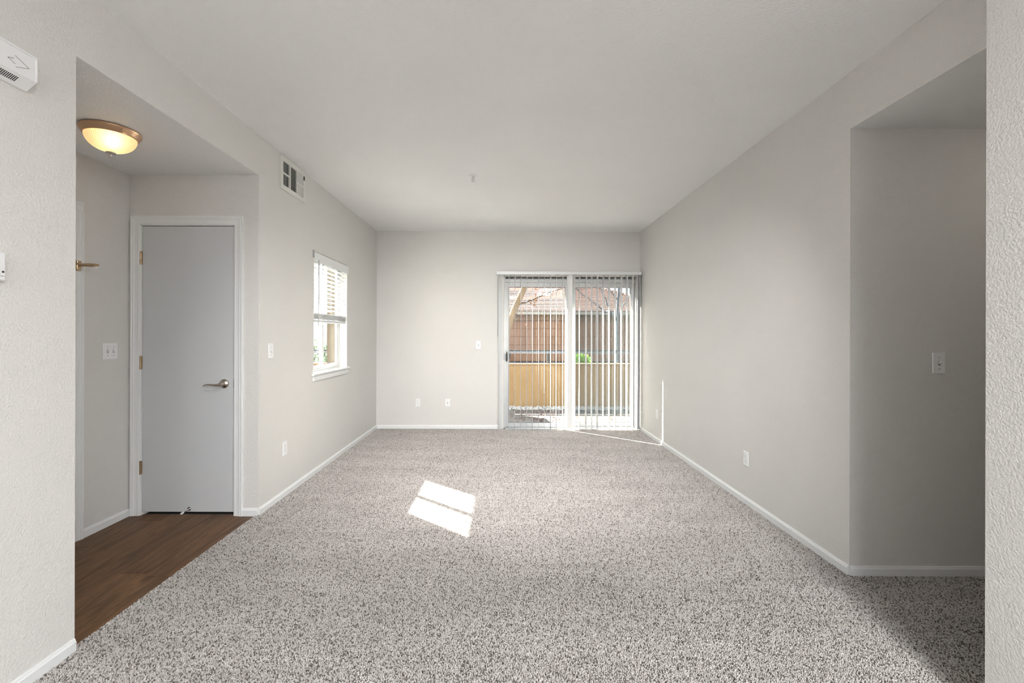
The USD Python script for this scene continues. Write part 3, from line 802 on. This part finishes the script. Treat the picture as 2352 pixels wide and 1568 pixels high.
star = trimesh.util.concatenate([rot(box(-0.0145, 0.0145, -0.002, 0.002, -0.0006, 0.0006), a, [0, 0, 1]) for a in (0, 30, 60, 90, 120, 150)] + [cyl((0, 0, -0.001), (0, 0, 0.004), 0.006, 16)])
sp.part('deflector', move(star, (SPX, SPY, ZC - 0.056)), 'chrome')

# ---------------------------------------------------------------- entry ceiling light
LX, LY = -2.222, 2.570
el = Thing('ceiling_light', 'lit flush ceiling light with copper rim and ribbed glass bowl', 'ceiling light', (LX, LY, ZS))
el.part('canopy', move(lathe([(0.0, 0.0), (0.128, 0.0), (0.128, -0.008), (0.0, -0.008)][::-1], 64), (LX, LY, ZS)), 'slot_dark')
el.part('rim', move(lathe([(0.120, -0.004), (0.139, -0.004), (0.141, -0.010), (0.138, -0.018), (0.131, -0.024), (0.127, -0.034), (0.120, -0.040), (0.112, -0.040), (0.110, -0.034), (0.112, -0.010), (0.120, -0.004)][::-1], 96), (LX, LY, ZS)), 'bronze', smooth=35)
prof = [(0.117, -0.034), (0.1165, -0.044), (0.113, -0.058), (0.105, -0.074), (0.092, -0.090), (0.074, -0.103), (0.054, -0.112), (0.038, -0.117), (0.026, -0.123), (0.022, -0.127), (0.0, -0.129)]
pp = spline([(a, 0, b) for a, b in prof], 40)
bowl = lathe([(max(a, 0.0005), b) for a, _, b in pp][::-1], 288)
bv = np.array(bowl.vertices)
rad = np.hypot(bv[:, 0], bv[:, 1]); an = np.arctan2(bv[:, 1], bv[:, 0])
w = np.clip((rad - 0.035) / 0.03, 0, 1) * np.clip((-0.036 - bv[:, 2]) / 0.01, 0, 1)
k = 1 + 0.016 * w * np.cos(60 * an)
bv[:, 0] *= k; bv[:, 1] *= k
bowl = trimesh.Trimesh(bv, bowl.faces, process=False)
el.part('glass_bowl', move(bowl, (LX, LY, ZS)), 'lamp_glass', smooth=True, label='ribbed frosted glass bowl glowing warm yellow')
el.part('finial', move(lathe([(0.0, -0.122), (0.024, -0.126), (0.024, -0.131), (0.012, -0.135), (0.005, -0.138), (0.0045, -0.143), (0.0075, -0.147), (0.006, -0.153), (0.0, -0.156)][::-1], 32), (LX, LY, ZS)), 'nickel', smooth=35)

for i, (dx, dy) in enumerate(((0.045, -0.045), (-0.045, 0.045))):
    bp = (LX + dx, LY + dy, ZS - 0.062)
    l = UsdLux.SphereLight.Define(stage, f'/World/entry_bulb_{i + 1:03d}')
    l.CreateRadiusAttr(0.026); l.CreateIntensityAttr(BULB); l.CreateColorAttr(Gf.Vec3f(1.0, 0.72, 0.38))
    l.AddTranslateOp().Set(Gf.Vec3d(*bp))

# hall ceiling light, just outside the frame behind the near right wall
hx, hy = 2.85, 1.86
hl = Thing('hall_ceiling_light', 'round flush ceiling light of the hall behind the right opening', 'ceiling light', (hx, hy, ZH))
hl.part('rim', move(lathe([(0.0, 0.0), (0.14, 0.0), (0.14, -0.02), (0.12, -0.035), (0.0, -0.035)][::-1], 48), (hx, hy, ZH)), 'bronze', smooth=35)
hl.part('glass_bowl', move(lathe([(0.12, -0.033), (0.112, -0.06), (0.085, -0.09), (0.045, -0.108), (0.001, -0.114)][::-1], 48), (hx, hy, ZH)), 'hall_glass', smooth=True)

# housings for the added fill panels behind the camera (the lamps themselves are set at the top)
for i, (lx, ly) in enumerate(FILL_BOXES):
    o = Thing('fill_box', ['added white fill light box behind the camera, left one', 'added white fill light box behind the camera, right one', 'added white fill light box farthest behind the camera'][i], 'ceiling light', (lx, ly, ZC))
    o.part('housing', cat(cut((lx - .26, lx + .26, ly - .61, ly + .61, 2.645, ZC - 0.024), (lx - .235, lx + .235, ly - .585, ly + .585, 2.6, 2.70)), box(lx - .04, lx + .04, ly - .04, ly + .04, ZC - 0.026, ZC - 0.0005)), 'plate_white')

tl = Thing('fill_spot_rig', 'added black bar with three fill spots, out of view above the frame', 'track light', (0.0, 1.45, ZC))  # added rig that carries the fill spots, out of view
tl.part('fill_bar', cbox(-0.7, 0.7, 1.33, 1.37, ZC - 0.022, ZC - 0.0005, 0.002), 'black_plastic')
for p, a in zip(FILL_SPOT_POS, AIMS):
    p, a = np.array(p), np.array(a)
    d = (a - p) / np.linalg.norm(a - p)
    hd = tl.part('spot_head', tube([p - d * 0.19, p - d * 0.13, p - d * 0.065], [0.035, 0.050, 0.055], 20), 'black_plastic', smooth=40)
    tl.part('stem', cyl(tuple(p - d * 0.14), (p[0] - d[0] * 0.14, p[1] - d[1] * 0.14, ZC - 0.01), 0.008, 10), 'black_plastic', parent=hd)

# ---------------------------------------------------------------- outside
struct('ground', box(-40, 40, YB + 0.25, 60, -0.30, -0.115), 'asphalt', 'asphalt yard behind the patio wall')
struct('patio', box(-5.0, 5.0, YB + 0.2, 8.22, -0.16, -0.05), 'concrete', 'concrete patio slab')
struct('wall_outside', box(XL - T - 0.02, XR + T, YB + 0.2, YB + 0.215, SZ1 + 0.03, ZC + 0.2), 'stucco_pale')
struct('eave', box(-2.3, 2.4, YB + 0.2, YB + 0.66, 2.42, 2.55), 'stucco_pale', 'eave over the sliding door')
struct('roof_slab', box(-3.0, 4.4, YR - 0.3, YB + 0.3, ZC + 0.16, ZC + 0.3), 'stucco_pale', 'roof over the apartment')

pw = solo('patio_wall', cat(cbox(-7, 7, 8.60, 8.78, -0.12, 0.745, 0.01), cbox(-7, 7, 8.58, 8.80, 0.740, 0.768, 0.008)), 'stucco_tan', 'low tan stucco wall around the patio', 'wall')
ra = Thing('patio_railing', 'grey metal railing standing on the tan patio wall', 'railing', (2.0, 8.69, 0.768))
ra.part('top_rail', cbox(-7, 7, 8.665, 8.715, 0.952, 1.000, 0.004), 'rail_grey')
ra.part('cap_strip', box(-7, 7, 8.66, 8.72, 1.000, 1.020), 'post_dark')
for x in (-5.0, -3.05, -1.1, 0.85, 2.8, 4.75, 6.7):
    ra.part('post', cbox(x - 0.028, x + 0.028, 8.664, 8.716, 0.76, 0.954, 0.003), 'post_dark')

# gravel strip: pebbles, scattered as one stuff object
def blob(seed, s):
    m = trimesh.creation.icosphere(1, 1.0)
    v = np.array(m.vertices)
    v *= (0.75 + 0.5 * meshkit.noise(v * 1.3 + seed * 7.1))[:, None]
    v *= np.array([1.0, 0.85, 0.55]) * s
    return trimesh.Trimesh(v, m.faces, process=False)


def scatter(path, label, cat_, meshes, mats, P, rots, scales, ids, kind='stuff'):
    q = UsdGeom.PointInstancer.Define(stage, path)
    tag(q.GetPrim(), label, cat_, kind=kind)
    pr = []
    for k, (m, mt) in enumerate(zip(meshes, mats)):
        pr.append(usdkit.mesh(stage, f'{path}/piece_{"abcdef"[k]}', m, M[mt], smooth=False).GetPath())
    q.CreatePrototypesRel().SetTargets(pr)
    q.CreatePositionsAttr(Vt.Vec3fArray.FromNumpy(np.asarray(P, np.float32)))
    O = []
    for (ax, a) in rots:
        ax = np.asarray(ax, float) / np.linalg.norm(ax)
        s = math.sin(a / 2)
        O.append(Gf.Quath(math.cos(a / 2), float(ax[0] * s), float(ax[1] * s), float(ax[2] * s)))
    q.CreateOrientationsAttr(Vt.QuathArray(O))
    q.CreateScalesAttr(Vt.Vec3fArray.FromNumpy(np.asarray(scales, np.float32)))
    q.CreateProtoIndicesAttr(Vt.IntArray([int(i) for i in ids]))


g = np.random.default_rng(21)
n = 2600
P = np.stack([g.uniform(-0.68, 4.2, n), g.uniform(8.25, 8.555, n), g.uniform(-0.075, -0.03, n)], 1)
scatter('/World/gravel', 'strip of white gravel along the foot of the patio wall', 'gravel', [blob(1, 1), blob(2, 1)], ['gravel_white', 'gravel_white'], P,
        [((0, 0, 1), a) for a in g.uniform(0, 6.28, n)], np.repeat(g.uniform(0.014, 0.03, n)[:, None], 3, 1), g.integers(0, 2, n))


def leaf_mesh(L=1.0, W=0.42):
    u = np.linspace(0, 1, 5)
    wv = W * np.sin(np.pi * u ** 0.8) * 0.5
    v, f = [], []
    for a, b in zip(u, wv):
        v += [[a * L, -b, 0.10 * math.sin(a * 3) + b * 0.3], [a * L, 0, 0.10 * math.sin(a * 3)], [a * L, b, 0.10 * math.sin(a * 3) + b * 0.3]]
    for i in range(4):
        for j in range(2):
            a = i * 3 + j
            f += [[a, a + 3, a + 4], [a, a + 4, a + 1]]
    return trimesh.Trimesh(np.array(v), f, process=False)


n = 260
cl = g.uniform(-0.8, 3.6, 14)
px_ = g.choice(cl, n) + g.normal(0, 0.22, n)
P = np.stack([px_, np.clip(g.normal(7.35, 0.45, n), 6.65, 8.12), np.full(n, -0.043)], 1)
scatter('/World/fallen_leaves', 'dry brown leaves littering the patio slab', 'leaves', [leaf_mesh(), leaf_mesh(1, 0.6)], ['leaf_brown', 'leaf_red'], P,
        [((g.normal(0, .15), g.normal(0, .15), 1), a) for a in g.uniform(0, 6.28, n)], np.repeat(g.uniform(0.03, 0.065, n)[:, None], 3, 1), g.integers(0, 2, n))

# garage block
GY, EZ = 24.0, 2.42
gb = Thing('garage_building', 'brown garage block with hipped tile roof behind the patio wall', 'building', (0, GY, -0.12))
gb.part('wall', cut((-8.2, 9.3, GY + 0.35, GY + 8.0, -0.12, EZ + 0.1), *[(x0, x1, GY + .2, GY + 1.0, -0.2, 2.08) for x0, x1 in ((-6.4, -1.7), (-1.2, 3.5), (4.0, 8.7))]), 'garage_wall')
for x0, x1 in ((-6.4, -1.7), (-1.2, 3.5), (4.0, 8.7)):
    gd = gb.part('garage_door', box(x0 - .02, x1 + .02, GY + 0.50, GY + 0.54, -0.12, 2.1), 'garage_wall')
    for k in range(5):
        z0 = -0.11 + k * 0.438
        gb.part('door_panel', cbox(x0 + 0.01, x1 - 0.01, GY + 0.44, GY + 0.505, z0 + 0.001, z0 + 0.437, 0.024), 'garage_brown', parent=gd)
gb.part('fascia', box(-8.5, 9.72, GY - 0.02, GY + 0.06, EZ - 0.03, EZ + 0.14), 'fascia_cream')
gb.part('soffit', box(-8.5, 9.7, GY + 0.06, GY + 0.4, EZ, EZ + 0.04), 'fascia_cream')
rows, rise, run = 25, 1.66, 4.16
rs = []
for k in range(rows):
    y0, y1 = GY - 0.05 + run * k / rows, GY - 0.05 + run * (k + 1) / rows + 0.05
    z0, z1 = EZ + 0.14 + rise * k / rows, EZ + 0.14 + rise * (k + 1) / rows
    xr = 9.72 - run * k / rows
    rs.append(prism([(y0, z0), (y0, z0 + 0.055), (y1, z1 + 0.035), (y1, z1 - 0.02)], 'x', -8.6 + run * k / rows, xr))
gb.part('roof_tiles', cat(*rs), 'roof_tile', kind='stuff')
hipv = np.array([[9.72, GY, EZ + .14], [9.72, GY + 8.3, EZ + .14], [5.56, GY + 4.16, EZ + .14 + rise], [-8.6, GY, EZ + .14], [-8.6, GY + 8.3, EZ + .14], [-4.4, GY + 4.16, EZ + .14 + rise]])
gb.part('roof', trimesh.convex.convex_hull(hipv - np.array([0, 0, 0.05])), 'roof_tile')
hc = []
for k in range(26):
    a = np.array([9.72, GY - .03, EZ + .17]) + (np.array([5.56, GY + 4.16, EZ + .2 + rise]) - np.array([9.72, GY - .03, EZ + .17])) * (k / 26)
    b = a + (np.array([5.56, GY + 4.16, EZ + .2 + rise]) - np.array([9.72, GY - .03, EZ + .17])) / 24
    hc.append(tube([a, (a + b) / 2, b], [0.11, 0.10, 0.085], 8))
gb.part('hip_tiles', cat(*hc), 'roof_tile', kind='stuff')
gb.part('ridge_cap', tube([(-4.4, GY + 4.16, EZ + .2 + rise), (-1, GY + 4.16, EZ + .2 + rise), (5.6, GY + 4.16, EZ + .2 + rise)], 0.09, 8), 'roof_tile')


def at(px, py, Y):
    return np.array([(px - 1157) * Y / FPX, Y, CAM_Z + (769 - py) * Y / FPX])


def tree(name, label, trunk, branches, mat, leaves=None, leaf='leaf_brown', seed=1):
    base = trunk[0][0]
    t = Thing(name, label, 'tree', tuple(base))
    p = spline([q for q, _ in trunk], 30)
    rr = np.interp(np.linspace(0, 1, 30), np.linspace(0, 1, len(trunk)), [w for _, w in trunk])
    t.part('trunk', tube(p, rr, 12), mat, smooth=50)
    gg = np.random.default_rng(seed)
    lv = []
    for pts, r0, r1 in branches:
        q = spline(pts, 18)
        q[1:-1] += gg.normal(0, 0.012, (16, 3))
        t.part('branch', tube(q, np.linspace(r0, r1, 18), 7), 'bark_dark' if mat == 'bark' else mat, smooth=50)
        if leaves:
            for _ in range(leaves):
                c = q[gg.integers(3, 18)] + gg.normal(0, 0.07, 3)
                m = leaf_mesh(gg.uniform(0.03, 0.065), 0.03)
                m.apply_transform(trimesh.transformations.random_rotation_matrix(gg.random(3)))
                m.apply_translation(c)
                lv.append(m)
    if lv:
        t.part('leaf_cluster', cat(*lv), leaf, kind='stuff')
    return t


Y1 = 10.5
tree('leaning_tree', 'tan-barked tree leaning right behind the patio wall, left in the glass door',
     [((at(1150, 769, Y1)[0], Y1, -0.15), 0.11), (at(1158, 800, Y1), 0.10), (at(1172, 735, Y1), 0.085), (at(1188, 695, Y1), 0.078), (at(1206, 655, Y1), 0.072), (at(1226, 590, Y1), 0.06), (at(1236, 520, Y1), 0.04)],
     [([at(1192, 700, Y1), at(1212, 692, Y1), at(1236, 682, Y1), at(1262, 671, Y1), at(1292, 662, Y1)], 0.022, 0.009),
      ([at(1187, 737, Y1), at(1194, 725, Y1), at(1200, 716, Y1)], 0.008, 0.004),
      ([at(1225, 688, Y1), at(1228, 700, Y1), at(1231, 706, Y1)], 0.008, 0.004),
      ([at(1225, 610, Y1), at(1255, 570, Y1), at(1290, 500, Y1)], 0.03, 0.012),
      ([at(1210, 640, Y1), at(1180, 590, Y1), at(1150, 520, Y1)], 0.03, 0.012)], 'bark', 9, 'leaf_brown', 4)
Y2 = 15.0
tree('bare_tree', 'bare grey tree with forked branches, right in the glass door',
     [((at(1418, 769, Y2)[0], Y2, -0.15), 0.060), (at(1418, 780, Y2), 0.055), (at(1418, 716, Y2), 0.046), (at(1419, 690, Y2), 0.042), (at(1421, 664, Y2), 0.036), (at(1424, 600, Y2), 0.025), (at(1426, 540, Y2), 0.015)],
     [([at(1398, 716, Y2) + [0, .3, 0], at(1362, 694, Y2), at(1325, 664, Y2), at(1300, 640, Y2)], 0.028, 0.012),
      ([at(1401, 716, Y2), at(1392, 690, Y2), at(1381, 664, Y2), at(1372, 630, Y2)], 0.032, 0.014),
      ([at(1417, 686, Y2), at(1408, 676, Y2), at(1398, 665, Y2), at(1380, 640, Y2)], 0.022, 0.010),
      ([at(1426, 712, Y2), at(1436, 694, Y2), at(1447, 678, Y2), at(1470, 650, Y2)], 0.022, 0.010),
      ([at(1418, 735, Y2), at(1410, 725, Y2), at(1401, 714, Y2)], 0.04, 0.032),
      ([at(1401, 715, Y2), at(1399, 715, Y2), at(1397, 715, Y2) + [0, .3, 0]], 0.03, 0.028),
      ([at(1418, 730, Y2), at(1422, 720, Y2), at(1427, 711, Y2)], 0.03, 0.022)], 'bark_grey', None, seed=9)


def shrub(name, label, c, r, n, mat, seed):
    gg = np.random.default_rng(seed)
    t = Thing(name, label, 'shrub', (c[0], c[1], -0.12))
    st, lv = [], []
    for k in range(9):
        d = gg.normal(0, 1, 3); d[2] = abs(d[2]) + .6; d /= np.linalg.norm(d)
        st.append(tube([(c[0], c[1], -0.12), (c[0] + d[0] * r * .4, c[1] + d[1] * r * .4, c[2] * .5), (c[0] + d[0] * r * .7, c[1] + d[1] * r * .7, c[2] + d[2] * r * .6)], [0.012, 0.009, 0.004], 6))
    for k in range(n):
        d = gg.normal(0, 1, 3); d /= np.linalg.norm(d)
        p = np.array(c) + d * r * gg.uniform(0.45, 1.0) * np.array([1, 1, 0.85])
        m = leaf_mesh(gg.uniform(0.05, 0.10), 0.04)
        m.apply_transform(trimesh.transformations.random_rotation_matrix(gg.random(3)))
        m.apply_translation(p)
        lv.append(m)
    t.part('stems', cat(*st), 'bark_grey')
    t.part('foliage', cat(*lv), mat, kind='stuff')


shrub('green_shrub', 'bright green shrub behind the patio wall beside the centre of the glass door', (at(1334, 826, 9.6)[0], 9.6, 0.72), 0.20, 420, 'leaf_green', 3)
shrub('dull_shrub', 'dull green shrub outside the left window', (-5.0, 12.0, 0.55), 0.75, 900, 'leaf_dull', 8)


wing = [(-3.24, -0.13), (-0.75, -0.13), (-0.75, 1.25), (-1.9, 2.4), (-2.2, 3.0), (-2.55, 4.4), (-2.55, 5.6), (-3.24, 5.6)]  # left end shows in the window; unseen slope shaped to shade patio and vanes
struct('wall_wing_shading', prism(wing, 'y', 8.34, 8.58), 'stucco_wing', 'stucco wall left of the patio, its unseen sloped part shaped to shade the slab')
